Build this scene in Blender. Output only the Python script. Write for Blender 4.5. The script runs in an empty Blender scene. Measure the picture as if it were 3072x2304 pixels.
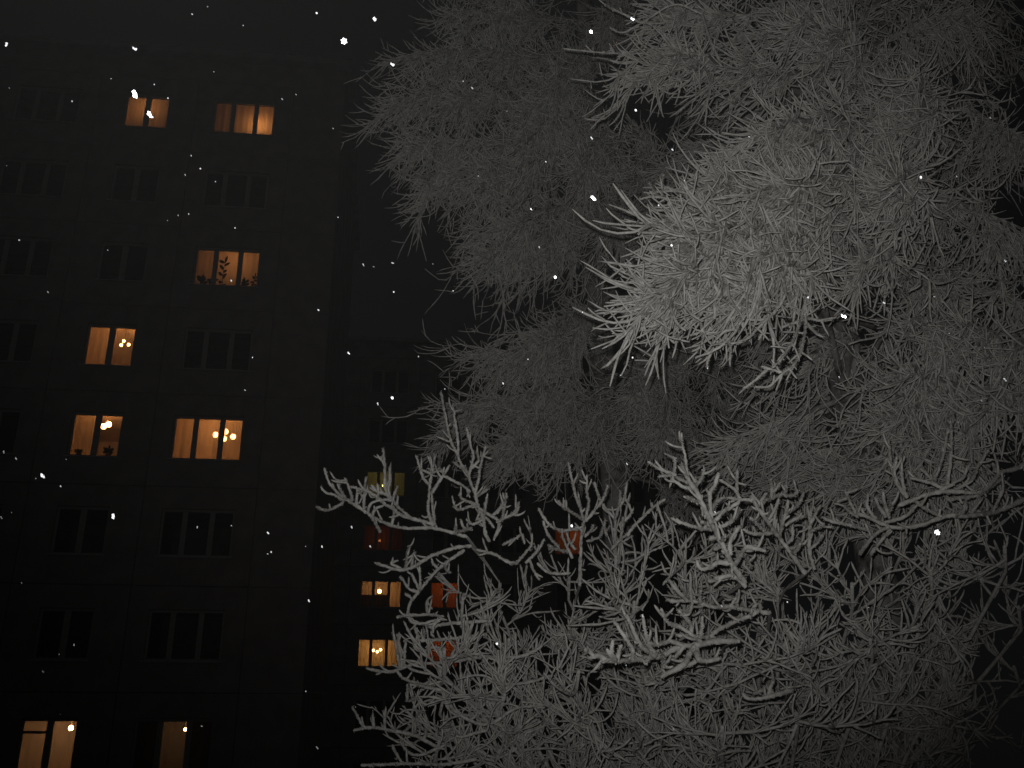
import bpy, math, random
import numpy as np
from mathutils import Vector, Matrix

random.seed(7)
RNG = np.random.default_rng(11)
SC = bpy.context.scene
COL = SC.collection

# ------------------------------------------------------------------ camera
PITCH, ROLL, EYE, F = math.radians(22.3), math.radians(0.32), 1.6, 3072.0
FWD = np.array([0, math.cos(PITCH), math.sin(PITCH)])
R0 = np.array([1.0, 0, 0]); U0 = np.array([0, -math.sin(PITCH), math.cos(PITCH)])
RGT = math.cos(ROLL) * R0 - math.sin(ROLL) * U0
UPV = math.sin(ROLL) * R0 + math.cos(ROLL) * U0
CAM = np.array([0, 0, EYE])
cam_d = bpy.data.cameras.new('camera'); cam = bpy.data.objects.new('camera', cam_d); COL.objects.link(cam)
cam_d.sensor_width = 36; cam_d.lens = 36; cam_d.clip_start = 0.02; cam_d.clip_end = 1000
M = Matrix(((RGT[0], UPV[0], -FWD[0], 0), (RGT[1], UPV[1], -FWD[1], 0), (RGT[2], UPV[2], -FWD[2], EYE), (0, 0, 0, 1)))
cam.matrix_world = M
SC.camera = cam

# ------------------------------------------------------------------ world: dim night sky
w = bpy.data.worlds.new('World'); SC.world = w; w.use_nodes = True
nt = w.node_tree; nt.nodes.clear()
sky = nt.nodes.new('ShaderNodeTexSky'); sky.sky_type = 'NISHITA'; sky.sun_disc = False
sky.sun_elevation = math.radians(30); sky.sun_rotation = math.radians(120)
hs = nt.nodes.new('ShaderNodeHueSaturation'); hs.inputs['Saturation'].default_value = 0.12
bg = nt.nodes.new('ShaderNodeBackground'); bg.inputs['Strength'].default_value = 0.00075
wo = nt.nodes.new('ShaderNodeOutputWorld')
nt.links.new(sky.outputs[0], hs.inputs['Color']); nt.links.new(hs.outputs[0], bg.inputs['Color']); nt.links.new(bg.outputs[0], wo.inputs[0])

# ------------------------------------------------------------------ the photographer's flash (the light of this photograph)
fl = bpy.data.lights.new('camera_flash', 'SPOT'); flo = bpy.data.objects.new('camera_flash', fl); COL.objects.link(flo)
fl.energy = 300; fl.color = (1.0, 0.985, 0.95); fl.spot_size = math.radians(76); fl.spot_blend = 1.0; fl.shadow_soft_size = 0.012
FLP = CAM + RGT * -0.035 + UPV * 0.06
aim = FWD + UPV * 0.13 + RGT * 0.02; aim /= np.linalg.norm(aim)
flo.location = FLP; flo.rotation_euler = Vector(aim).to_track_quat('-Z', 'Y').to_euler()

SC.view_settings.view_transform = 'Standard'; SC.view_settings.look = 'None'
SC.view_settings.exposure = 0; SC.view_settings.gamma = 1; SC.view_settings.use_curve_mapping = False
SC.render.engine = 'CYCLES'
SC.cycles.max_bounces = 4; SC.cycles.diffuse_bounces = 1; SC.cycles.glossy_bounces = 1; SC.cycles.volume_bounces = 0; SC.cycles.transparent_max_bounces = 8
SC.cycles.light_sampling_threshold = 0.05; SC.cycles.caustics_reflective = False; SC.cycles.caustics_refractive = False
SC.render.resolution_x = 1024; SC.render.resolution_y = 768

# ------------------------------------------------------------------ helpers
def ray(px, py):
    return FWD + RGT * ((px - 1536) / F) + UPV * ((1152 - py) / F)

def P3(px, py, Y):
    """photo pixel (3072x2304) at ground distance Y in front of the camera"""
    d = ray(px, py); return CAM + d * (Y / d[1])

def tag(o, label=None, cat=None, group=None, kind=None):
    if label: o['label'] = label
    if cat: o['category'] = cat
    if group: o['group'] = group
    if kind: o['kind'] = kind
    return o

def empty(name, loc=(0, 0, 0), rz=0):
    o = bpy.data.objects.new(name, None); COL.objects.link(o)
    o.location = loc; o.rotation_euler = (0, 0, rz); o.empty_display_size = 0.2
    return o

def link(name, me, parent=None, loc=(0, 0, 0), rz=0):
    o = bpy.data.objects.new(name, me); COL.objects.link(o)
    o.parent = parent; o.location = loc; o.rotation_euler = (0, 0, rz)
    return o

def mat(name):
    m = bpy.data.materials.new(name); m.use_nodes = True
    m.node_tree.nodes.clear(); return m, m.node_tree.nodes, m.node_tree.links

def diffuse(name, c1, c2=None, scale=8.0, rough=0.85, bump=0.0, bscale=60.0, spec=0.3, detail=4):
    m, n, l = mat(name)
    out = n.new('ShaderNodeOutputMaterial'); b = n.new('ShaderNodeBsdfPrincipled')
    b.inputs['Roughness'].default_value = rough; b.inputs['Specular IOR Level'].default_value = spec
    tc = n.new('ShaderNodeTexCoord')
    if c2:
        nz = n.new('ShaderNodeTexNoise'); nz.inputs['Scale'].default_value = scale; nz.inputs['Detail'].default_value = detail
        cr = n.new('ShaderNodeValToRGB'); cr.color_ramp.elements[0].color = (*c1, 1); cr.color_ramp.elements[1].color = (*c2, 1)
        cr.color_ramp.elements[0].position = 0.35; cr.color_ramp.elements[1].position = 0.65
        l.new(tc.outputs['Object'], nz.inputs['Vector']); l.new(nz.outputs['Fac'], cr.inputs[0]); l.new(cr.outputs[0], b.inputs['Base Color'])
    else:
        b.inputs['Base Color'].default_value = (*c1, 1)
    if bump:
        nb = n.new('ShaderNodeTexNoise'); nb.inputs['Scale'].default_value = bscale; nb.inputs['Detail'].default_value = 3
        bp = n.new('ShaderNodeBump'); bp.inputs['Strength'].default_value = bump; bp.inputs['Distance'].default_value = 0.01
        l.new(tc.outputs['Object'], nb.inputs['Vector']); l.new(nb.outputs['Fac'], bp.inputs['Height']); l.new(bp.outputs[0], b.inputs['Normal'])
    l.new(b.outputs[0], out.inputs[0]); return m

def glow(name, col, strength):
    m, n, l = mat(name); out = n.new('ShaderNodeOutputMaterial'); e = n.new('ShaderNodeEmission')
    e.inputs[0].default_value = (*col, 1); e.inputs[1].default_value = strength; l.new(e.outputs[0], out.inputs[0]); return m

def cloth(name, col, through, clear, scale=40):
    """curtain: light passes the weave (translucent) and the gaps (clear)"""
    m, n, l = mat(name); out = n.new('ShaderNodeOutputMaterial')
    d = n.new('ShaderNodeBsdfDiffuse'); t = n.new('ShaderNodeBsdfTranslucent'); tr = n.new('ShaderNodeBsdfTransparent')
    nz = n.new('ShaderNodeTexNoise'); nz.inputs['Scale'].default_value = scale; nz.inputs['Detail'].default_value = 5
    tc = n.new('ShaderNodeTexCoord'); cr = n.new('ShaderNodeValToRGB')
    cr.color_ramp.elements[0].color = (*[c * 0.75 for c in col], 1); cr.color_ramp.elements[1].color = (*col, 1)
    l.new(tc.outputs['Object'], nz.inputs['Vector']); l.new(nz.outputs['Fac'], cr.inputs[0])
    l.new(cr.outputs[0], d.inputs[0]); l.new(cr.outputs[0], t.inputs[0])
    a = n.new('ShaderNodeMixShader'); a.inputs[0].default_value = through
    b = n.new('ShaderNodeMixShader'); b.inputs[0].default_value = clear
    l.new(d.outputs[0], a.inputs[1]); l.new(t.outputs[0], a.inputs[2])
    l.new(a.outputs[0], b.inputs[1]); l.new(tr.outputs[0], b.inputs[2]); l.new(b.outputs[0], out.inputs[0]); return m

def glass_mat():
    m, n, l = mat('window_glass'); out = n.new('ShaderNodeOutputMaterial')
    t = n.new('ShaderNodeBsdfTransparent'); t.inputs[0].default_value = (0.9, 0.92, 0.91, 1)
    g = n.new('ShaderNodeBsdfGlossy'); g.inputs['Roughness'].default_value = 0.04
    fr = n.new('ShaderNodeFresnel'); fr.inputs[0].default_value = 1.45
    mx = n.new('ShaderNodeMixShader'); l.new(fr.outputs[0], mx.inputs[0]); l.new(t.outputs[0], mx.inputs[1]); l.new(g.outputs[0], mx.inputs[2])
    l.new(mx.outputs[0], out.inputs[0]); return m

def frost_mat(name, c_lo, c_hi, scale, spark=True):
    m, n, l = mat(name); out = n.new('ShaderNodeOutputMaterial'); b = n.new('ShaderNodeBsdfPrincipled')
    b.inputs['Roughness'].default_value = 0.9; b.inputs['Specular IOR Level'].default_value = 0.15
    tc = n.new('ShaderNodeTexCoord')
    nz = n.new('ShaderNodeTexNoise'); nz.inputs['Scale'].default_value = scale; nz.inputs['Detail'].default_value = 3; nz.inputs['Roughness'].default_value = 0.7
    cr = n.new('ShaderNodeValToRGB'); cr.color_ramp.elements[0].color = (*c_lo, 1); cr.color_ramp.elements[1].color = (*c_hi, 1)
    cr.color_ramp.elements[0].position = 0.3; cr.color_ramp.elements[1].position = 0.62
    l.new(tc.outputs['Object'], nz.inputs['Vector']); l.new(nz.outputs['Fac'], cr.inputs[0]); l.new(cr.outputs[0], b.inputs['Base Color'])
    l.new(b.outputs[0], out.inputs[0]); return m

MT = dict(
    panel=diffuse('grey_concrete_panel', (0.26, 0.235, 0.22), (0.34, 0.31, 0.29), 1.7, bump=0.4),
    wall=diffuse('end_wall_concrete', (0.25, 0.23, 0.215), (0.33, 0.30, 0.285), 1.1, bump=0.4),
    roof=diffuse('roof_sheet', (0.30, 0.30, 0.30), (0.38, 0.38, 0.38), 2.0),
    frame=diffuse('painted_window_frame', (0.36, 0.34, 0.31), (0.44, 0.42, 0.39), 9.0, rough=0.6),
    sill=diffuse('sheet_metal_sill', (0.40, 0.40, 0.40), (0.5, 0.5, 0.5), 5.0, rough=0.5),
    glass=glass_mat(),
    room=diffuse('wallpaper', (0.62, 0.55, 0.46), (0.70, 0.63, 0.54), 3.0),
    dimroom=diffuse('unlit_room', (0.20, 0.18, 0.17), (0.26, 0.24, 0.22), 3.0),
    sheer=cloth('sheer_curtain', (0.86, 0.80, 0.72), 0.62, 0.38),
    veil=cloth('light_curtain', (0.85, 0.78, 0.68), 0.66, 0.10),
    heavy=cloth('heavy_curtain', (0.55, 0.40, 0.30), 0.25, 0.0),
    lined=cloth('plain_curtain', (0.85, 0.78, 0.68), 0.66, 0.0),
    block=cloth('lined_curtain', (0.40, 0.30, 0.24), 0.02, 0.0),
    red=cloth('red_curtain', (0.80, 0.40, 0.20), 0.55, 0.06),
    metal=diffuse('lamp_brass', (0.25, 0.17, 0.07), rough=0.4, spec=0.6),
    leaf=diffuse('houseplant_leaf', (0.03, 0.06, 0.02), (0.06, 0.10, 0.03), 12.0, rough=0.6),
    pot=diffuse('clay_pot', (0.30, 0.12, 0.06), (0.36, 0.16, 0.08), 9.0),
    snow=diffuse('snow', (0.74, 0.76, 0.80), (0.82, 0.83, 0.86), 0.8, bump=0.6, bscale=6.0),
    bark=frost_mat('frosted_bark', (0.07, 0.06, 0.055), (0.42, 0.41, 0.40), 9.0),
    rime=frost_mat('rime_frost', (0.40, 0.39, 0.37), (0.78, 0.765, 0.73), 26.0),
    flake=diffuse('ice_crystal', (0.86, 0.88, 0.93), rough=0.35, spec=0.6),
    cable=diffuse('frosted_cable', (0.35, 0.35, 0.36), (0.5, 0.5, 0.5), 20.0),
)

def mesh_py(name, V, Fc, m):
    me = bpy.data.meshes.new(name); me.from_pydata([tuple(v) for v in V], [], Fc); me.materials.append(m); me.update(); return me

class Boxes:
    def __init__(self): self.v = []; self.f = []
    def box(self, x0, x1, y0, y1, z0, z1):
        b = len(self.v)
        self.v += [(x0, y0, z0), (x1, y0, z0), (x1, y1, z0), (x0, y1, z0), (x0, y0, z1), (x1, y0, z1), (x1, y1, z1), (x0, y1, z1)]
        self.f += [tuple(b + i for i in q) for q in ((0, 3, 2, 1), (4, 5, 6, 7), (0, 1, 5, 4), (1, 2, 6, 5), (2, 3, 7, 6), (3, 0, 4, 7))]
        return self
    def mesh(self, name, m): return mesh_py(name, self.v, self.f, m)

# ---- tubes in numpy -------------------------------------------------------
class Tubes:
    def __init__(self): self.V = []; self.L = []; self.S = []; self.T = []; self.nv = 0; self.nl = 0
    def add(self, P, R, S=5, jit=0.18):
        P = np.asarray(P, float); R = np.asarray(R, float)
        T, N, _ = P.shape
        tg = np.gradient(P, axis=1); tg /= np.linalg.norm(tg, axis=2, keepdims=True) + 1e-9
        ch = P[:, -1] - P[:, 0]
        ref = np.cross(ch, RNG.normal(size=(T, 3))); ref /= np.linalg.norm(ref, axis=1, keepdims=True) + 1e-9
        u = ref[:, None] - tg * (ref[:, None] * tg).sum(2, keepdims=True); u /= np.linalg.norm(u, axis=2, keepdims=True) + 1e-9
        v = np.cross(tg, u)
        a = np.arange(S) / S * 2 * np.pi
        rr = R[:, :, None] * (1 + jit * RNG.uniform(-1, 1, (T, N, S)))
        V = P[:, :, None] + rr[..., None] * (u[:, :, None] * np.cos(a)[None, None, :, None] + v[:, :, None] * np.sin(a)[None, None, :, None])
        base = self.nv + np.arange(T)[:, None, None] * (N * S)
        i = np.arange(N - 1)[None, :, None] * S; k = np.arange(S)[None, None, :]; k2 = (k + 1) % S
        q = np.stack(np.broadcast_arrays(base + i + k, base + i + k2, base + i + S + k2, base + i + S + k), -1).reshape(-1, 4)
        cap = (self.nv + np.arange(T)[:, None] * (N * S) + (N - 1) * S + np.arange(S)[None]).reshape(-1, S)
        self.V.append(V.reshape(-1, 3)); self.nv += T * N * S
        for arr in (q, cap):
            n = arr.shape[1]
            self.L.append(arr.ravel()); self.S.append(self.nl + np.arange(arr.shape[0]) * n); self.T.append(np.full(arr.shape[0], n)); self.nl += arr.size
        return self
    def build(self, name, m, parent=None, smooth=True):
        V = np.concatenate(self.V); L = np.concatenate(self.L); S = np.concatenate(self.S); T = np.concatenate(self.T)
        if parent is not None: V = V - np.array(parent.location)
        me = bpy.data.meshes.new(name)
        me.vertices.add(len(V)); me.vertices.foreach_set('co', V.astype(np.float32).ravel())
        me.loops.add(len(L)); me.loops.foreach_set('vertex_index', L.astype(np.int32))
        me.polygons.add(len(S)); me.polygons.foreach_set('loop_start', S.astype(np.int32)); me.polygons.foreach_set('loop_total', T.astype(np.int32))
        me.polygons.foreach_set('use_smooth', np.full(len(S), smooth))
        me.materials.append(m); me.update(calc_edges=True)
        return link(name, me, parent)

def unit(a): return a / (np.linalg.norm(a, axis=-1, keepdims=True) + 1e-9)

def spline(pts, N):
    """Catmull-Rom through pts, N samples at even arc length"""
    p = np.asarray(pts, float)
    e = np.vstack([2 * p[0] - p[1], p, 2 * p[-1] - p[-2]]); out = []
    for i in range(1, len(e) - 2):
        t = np.linspace(0, 1, 12, endpoint=False)[:, None]; a, b, c, d = e[i - 1], e[i], e[i + 1], e[i + 2]
        out.append(0.5 * (2 * b + (c - a) * t + (2 * a - 5 * b + 4 * c - d) * t ** 2 + (3 * b - a - 3 * c + d) * t ** 3))
    out = np.vstack(out + [p[-1:]])
    s = np.r_[0, np.cumsum(np.linalg.norm(np.diff(out, axis=0), axis=1))]
    q = np.linspace(0, s[-1], N)
    return np.stack([np.interp(q, s, out[:, k]) for k in range(out.shape[1])], 1)

def grow(p0, d0, L, N, bend, wob):
    """twigs as polylines: start, direction, length, bend vector over the length, wobble"""
    T = len(p0); d = unit(d0); p = p0.copy(); out = [p.copy()]; st = (L / (N - 1))[:, None]
    for i in range(N - 1):
        d = unit(d + bend / (N - 1) + wob * RNG.normal(size=(T, 3)) / math.sqrt(N - 1)); p = p + d * st; out.append(p.copy())
    return np.stack(out, 1)

def along(C, idx, t):
    """points and tangents at parameter t (0..1) on polylines C[idx]"""
    N = C.shape[1]; x = t * (N - 1); i = np.clip(x.astype(int), 0, N - 2); f = (x - i)[:, None]
    a = C[idx, i]; b = C[idx, i + 1]; return a * (1 - f) + b * f, unit(b - a)

def taper(T, N, r0, r1, k=None):
    t = np.linspace(0, 1, N)[None]; r = (r0 + (r1 - r0) * t) * np.ones((T, 1)); r[:, -1] *= 0.45
    if k is not None: r = r * k[:, None]
    return r

# ------------------------------------------------------------------ ground
g = link('snow_ground', mesh_py('snow_ground', [(-300, -300, 0), (300, -300, 0), (300, 400, 0), (-300, 400, 0)], [(0, 1, 2, 3)], MT['snow']))
tag(g, kind='structure')

# ------------------------------------------------------------------ apartment blocks
FLOOR, BAY, CEN = 2.8, 3.11, 1.48         # storey, panel width, window centre above panel foot
WT = {2: (1.42, 1.36), 3: (2.0, 1.36)}      # opening width, height
HALF = BAY / 2 - 0.006

def panel_mesh(kind):
    ow, oh = WT[kind]; x, z0, z1 = ow / 2, CEN - oh / 2, CEN + oh / 2; top = FLOOR - 0.012; D = 0.30
    b = 0.02                                  # chamfered edge at the panel joint
    o = [(-HALF, 0), (HALF, 0), (HALF, top), (-HALF, top)]; i = [(-x, z0), (x, z0), (x, z1), (-x, z1)]
    oi = [(-HALF + b, b), (HALF - b, b), (HALF - b, top - b), (-HALF + b, top - b)]
    V = [(p[0], b, p[1]) for p in o] + [(p[0], 0, p[1]) for p in oi] + [(p[0], 0, p[1]) for p in i] + [(p[0], D, p[1]) for p in i] + [(p[0], D, p[1]) for p in o]
    Fc = []
    for k in range(4):
        n = (k + 1) % 4
        for a in (0, 4, 8, 12): Fc.append((a + k, a + n, a + 4 + n, a + 4 + k))
        Fc.append((16 + k, 16 + n, n, k))
    return mesh_py('wall_panel', V, Fc, MT['panel'])

PANEL = {k: panel_mesh(k) for k in (2, 3)}
LAY = {2: [(-0.645, -0.085), (0.085, 0.645)], 3: [(-0.935, -0.445), (-0.30, 0.30), (0.445, 0.935)]}

def frame_mesh(kind, transom=False):
    ow, oh = WT[kind]; B = Boxes(); h = oh / 2; f = 0.075; y0, y1 = 0.10, 0.17
    B.box(-ow / 2, ow / 2, y0, y1, -h, -h + f); B.box(-ow / 2, ow / 2, y0, y1, h - f, h)
    xs = [-ow / 2] + [v for p in LAY[kind] for v in p] + [ow / 2]
    for k in range(0, len(xs), 2):
        B.box(xs[k], xs[k + 1], y0 + (0.0 if k in (0, len(xs) - 2) else 0.004), y1 - 0.003, -h + f, h - f)
    if transom: B.box(LAY[kind][0][0], LAY[kind][0][1], y0 + 0.006, y1 - 0.006, h - f - 0.30, h - f - 0.235)
    return B.mesh('window', MT['frame'])

FRAME = {(k, t): frame_mesh(k, t) for k, t in ((2, False), (3, False), (2, True))}
PANE = {}
for k in LAY:
    for j, (a, b) in enumerate(LAY[k]):
        h = WT[k][1] / 2 - 0.075
        PANE[k, j] = Boxes().box(a - 0.004, b + 0.004, 0.130, 0.136, -h - 0.004, h + 0.004).mesh('pane', MT['glass'])
SILL = {k: mesh_py('sill', [(-WT[k][0] / 2 - 0.05, -0.07, 0), (WT[k][0] / 2 + 0.05, -0.07, 0), (WT[k][0] / 2 - 0.003, 0.10, 0.03), (-WT[k][0] / 2 + 0.003, 0.10, 0.03),
                           (-WT[k][0] / 2 - 0.05, -0.07, -0.03), (WT[k][0] / 2 + 0.05, -0.07, -0.03), (WT[k][0] / 2 - 0.003, 0.10, -0.001), (-WT[k][0] / 2 + 0.003, 0.10, -0.001)],
                       [(0, 1, 2, 3), (4, 7, 6, 5), (0, 4, 5, 1), (1, 5, 6, 2), (3, 2, 6, 7), (0, 3, 7, 4)], MT['sill']) for k in WT}

def room_mesh(m):
    x, y0, y1, z0, z1 = 1.50, 0.295, 4.2, 0.08, 2.66
    V = [(-x, y0, z0), (x, y0, z0), (x, y1, z0), (-x, y1, z0), (-x, y0, z1), (x, y0, z1), (x, y1, z1), (-x, y1, z1)]
    return mesh_py('room', V, [(0, 1, 2, 3), (4, 7, 6, 5), (1, 5, 6, 2), (2, 6, 7, 3), (3, 7, 4, 0)], m)
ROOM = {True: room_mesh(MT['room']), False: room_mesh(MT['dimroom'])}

def curtain_mesh(x0, x1, z0, z1, m, seed, y=0.42, fold=0.008):
    r = random.Random(seed); n = max(12, int((x1 - x0) / 0.035)); V = []; Fc = []
    ph = [r.uniform(0, 6.28) for _ in range(3)]
    rows = (z1, (z0 * 0.6 + z1 * 0.4), z0)
    for j, z in enumerate(rows):
        for i in range(n + 1):
            x = x0 + (x1 - x0) * i / n
            V.append((x, y + fold * (0.5 + 0.35 * j) * (math.sin(x * 31 + ph[0] + 0.3 * j) + 0.6 * math.sin(x * 17 + ph[1])), z + (0.01 * math.sin(x * 9 + ph[2]) if j == 2 else 0)))
    for j in range(2):
        for i in range(n):
            a = j * (n + 1) + i; Fc.append((a, a + 1, a + n + 2, a + n + 1))
    me = mesh_py('curtain', V, Fc, m)
    for p in me.polygons: p.use_smooth = True
    return me

class Block:
    """panel apartment block: facade along local x, rooms behind it at +y"""
    def __init__(s, name, loc, yaw, cols, rows, kinds, left, right, foot, label, depth=12):
        s.root = tag(empty(name, loc, yaw), label, 'building'); s.yaw = yaw; s.loc = np.array(loc, float)
        s.foot = foot; s.kinds = kinds; top = foot + FLOOR * rows
        c, n = math.cos(yaw), math.sin(yaw); s.ax = np.array([c, n, 0]); s.ay = np.array([-n, c, 0])
        s.win = {}
        for ci in cols:
            for r in range(rows):
                x, z = ci * BAY, foot + r * FLOOR
                link('wall_panel', PANEL[kinds(ci)], s.root, (x, 0, z))
        # blank end strip, plinth, attic band, eave, end walls, back, roof
        x0 = min(cols) * BAY - BAY / 2; x1 = max(cols) * BAY + BAY / 2
        for r in range(rows):
            if right - x1 > 0.05: link('blank_panel', Boxes().box(x1 + 0.006, right, 0.0, 0.30, foot + r * FLOOR, foot + r * FLOOR + FLOOR - 0.012).mesh('blank_panel', MT['panel']), s.root)
        link('plinth', Boxes().box(x0, right, 0.03, 0.30, 0, foot - 0.006).mesh('plinth', MT['wall']), s.root)
        link('attic_band', Boxes().box(x0, right, 0.012, 0.30, top, top + 0.85).mesh('attic_band', MT['panel']), s.root)
        link('cornice', Boxes().box(x0, right + 0.25, -0.35, depth + 0.3, top + 0.853, top + 1.05).mesh('cornice', MT['roof']), s.root)
        link('end_wall', Boxes().box(right - 0.30, right - 0.004, 0.303, depth, 0, top + 0.85).mesh('end_wall', MT['wall']), s.root)
        link('end_wall', Boxes().box(x0, x0 + 0.05, 0.303, depth, 0, top + 0.85).mesh('end_wall', MT['wall']), s.root)
        link('back_wall', Boxes().box(x0 + 0.06, right - 0.31, depth - 0.3, depth, 0, top + 0.85).mesh('back_wall', MT['wall']), s.root)
    def window(s, ci, r, lit=None, transom=False, curtains=()):
        k = s.kinds(ci); x, z = ci * BAY, s.foot + r * FLOOR
        w_ = link('window', FRAME[k, transom], s.root, (x, 0, z + CEN))
        for j in range(len(LAY[k])): link('pane', PANE[k, j], w_)
        link('sill', SILL[k], w_, (0, 0, -WT[k][1] / 2))
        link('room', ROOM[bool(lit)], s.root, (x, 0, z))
        for q, (a, b, z0, z1, m) in enumerate(curtains):
            link('curtain', curtain_mesh(a, b, z0, z1, MT[m], hash((ci, r, q)) % 999), w_)
    def at(s, px, py, y):
        """world point where the photo pixel meets the plane y metres behind the facade"""
        d = ray(px, py); p0 = s.loc + s.ay * y
        t = ((p0 - CAM) @ s.ay) / (d @ s.ay); return CAM + d * t
    def local(s, ci, r, x, y, z):
        """world point from window-local metres (x from window centre, z from panel foot)"""
        return s.loc + s.ax * (ci * BAY + x) + s.ay * y + np.array([0, 0, s.foot + r * FLOOR + z])
    def ceiling(s, r): return s.foot + r * FLOOR + 2.66

near_loc = (float(-11.889), 27.527, 0)
NEAR = Block('apartment_block', near_loc, math.radians(6.9), range(-2, 2), 8, lambda c: 2 if c % 2 == 0 else 3, 0, 6.32, 1.6 + 1.4254 - CEN,
             'dark concrete panel apartment block with tall column of large orange windows', depth=12)
pf = P3(1143, 1781, 50.0)
far_foot = float(pf[2]) - FLOOR - CEN - 2 * FLOOR
FAR = Block('distant_apartment_block', (float(pf[0]), 50.0, 0), math.radians(6.9), range(-1, 6), 8, lambda c: 3 if c % 2 == 0 else 2, 0, 17.2, far_foot,
            'farther apartment block with small lit windows behind the frosted shrub', depth=12)

WARM = (1.0, 0.365, 0.105)
def sphere(r, c, m, name, seg=12, ring=8, squash=1.0):
    V = [(c[0], c[1], c[2] + r * squash)]; Fc = []
    for i in range(1, ring):
        a = math.pi * i / ring
        for j in range(seg):
            b = 2 * math.pi * j / seg; V.append((c[0] + r * math.sin(a) * math.cos(b), c[1] + r * math.sin(a) * math.sin(b), c[2] + r * squash * math.cos(a)))
    V.append((c[0], c[1], c[2] - r * squash)); n = len(V) - 1
    for j in range(seg):
        k = (j + 1) % seg; Fc.append((0, 1 + j, 1 + k)); Fc.append((n, n - seg + k, n - seg + j))
        for i in range(ring - 2): a = 1 + i * seg; Fc.append((a + j, a + seg + j, a + seg + k, a + k))
    me = mesh_py(name, V, Fc, m)
    for p in me.polygons: p.use_smooth = True
    return me

LAMPS = 0
def lamp(block, r, bulbs, radius, power, label, y=1.3, col=WARM, name='chandelier'):
    """ceiling lamp: rod, arms and glowing bulbs at the given photo pixels, y metres behind the facade"""
    global LAMPS; LAMPS += 1
    pts = [block.at(px, py, y + dy) for px, py, dy in bulbs]
    ce = block.ceiling(r); c = np.mean(pts, axis=0); c[2] = max(p[2] for p in pts) + 0.10
    c[2] = min(c[2], ce - 0.05)
    t = tag(empty(name, (c[0], c[1], ce - 0.001)), label, 'lamp')
    tb = Tubes(); tb.add([[(c[0], c[1], ce - 0.001), (c[0], c[1], (ce + c[2]) / 2), (c[0], c[1], c[2])]], [[0.012] * 3], 6, 0); tb.build('rod', MT['metal'], t)
    gm = glow('lamp_glow_%02d' % LAMPS, col, 0.85 * power / (len(bulbs) * radius ** 2))
    for p in pts:
        top = p + np.array([0, 0, radius * 0.8])
        mid = (top + c) / 2 + np.array([0, 0, 0.03])
        a = Tubes(); a.add([spline([c, mid, top], 6)], [[0.008] * 6], 5, 0); a.build('arm', MT['metal'], t)
        q = p - np.array(t.location)
        link('bulb', sphere(radius, q, gm, 'bulb', 8, 5), t)
    return t

ALL2 = [(-0.86, 0.86, -0.95, 0.98)]
ALL3 = [(-1.2, 1.2, -0.95, 0.98)]
lit = {}
def W(ci, r, l, curtains=(), transom=False): lit[ci, r] = (l, curtains, transom)
W(0, 7, True, [(-0.9, 0.9, -1.0, 1.0, 'lined')])
W(1, 7, True, [(-1.25, 1.25, -1.0, 1.0, 'lined')])
W(1, 5, True, [(-1.25, 1.25, -1.0, 1.0, 'veil')])
W(0, 4, True, [(-0.9, 0.02, -1.0, 1.0, 'veil'), (0.02, 0.9, -1.0, 1.0, 'sheer')])
W(0, 3, True, [(-0.9, 0.0, -1.0, 1.0, 'sheer')])
W(1, 3, True, [(-1.25, 0.1, -1.0, 1.0, 'veil'), (0.1, 1.25, -1.0, 1.0, 'sheer')])
W(0, 0, True, [(-0.9, 0.9, -1.0, 1.0, 'sheer')], True)
W(1, 0, True, [(-1.25, -0.36, -1.1, 1.1, 'block'), (0.36, 1.25, -1.1, 1.1, 'block'), (-0.36, 0.36, -1.0, 1.0, 'sheer')])
for ci in range(-2, 2):
    for r in range(8):
        l, cu, tr = lit.get((ci, r), (False, (), False)); NEAR.window(ci, r, l, tr, cu)

lamp(NEAR, 7, [(452, 352, 0)], 0.07, 0.22, 'ceiling lamp hidden behind the curtain of the topmost two-pane window', y=0.95, name='ceiling_lamp')
lamp(NEAR, 7, [(782, 396, 0)], 0.06, 0.30, 'low lamp behind the curtain of the topmost three-pane window', y=0.80, name='ceiling_lamp')
lamp(NEAR, 5, [(717, 815, 0)], 0.05, 0.30, 'small lamp glowing behind the plants on the window sill', y=1.1, name='ceiling_lamp')
lamp(NEAR, 4, [(364, 1035, -0.1), (386, 1034, 0.05), (371, 1023, 0.2)], 0.045, 0.55, 'three-bulb chandelier in the two-pane window beside a dark three-pane one')
lamp(NEAR, 3, [(311.3, 1279, 0), (326.2, 1273, 0.15)], 0.085, 0.62, 'lamp with two round white globes in a two-pane window')
lamp(NEAR, 3, [(646, 1304, 0), (672, 1316, -0.2), (699, 1310, 0.05), (677, 1295, 0.25)], 0.085, 0.95, 'large blazing chandelier with four bulbs behind a three-pane window')
lamp(NEAR, 0, [(213, 2184, 0)], 0.07, 0.40, 'lamp in the lowest two-pane window with a small transom', col=(1.0, 0.47, 0.20), name='ceiling_lamp')
lamp(NEAR, 0, [(556, 2188, 0)], 0.05, 0.085, 'dim lamp at the edge of the single lit pane beside the lowest window', col=(1.0, 0.50, 0.22), name='ceiling_lamp')

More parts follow.
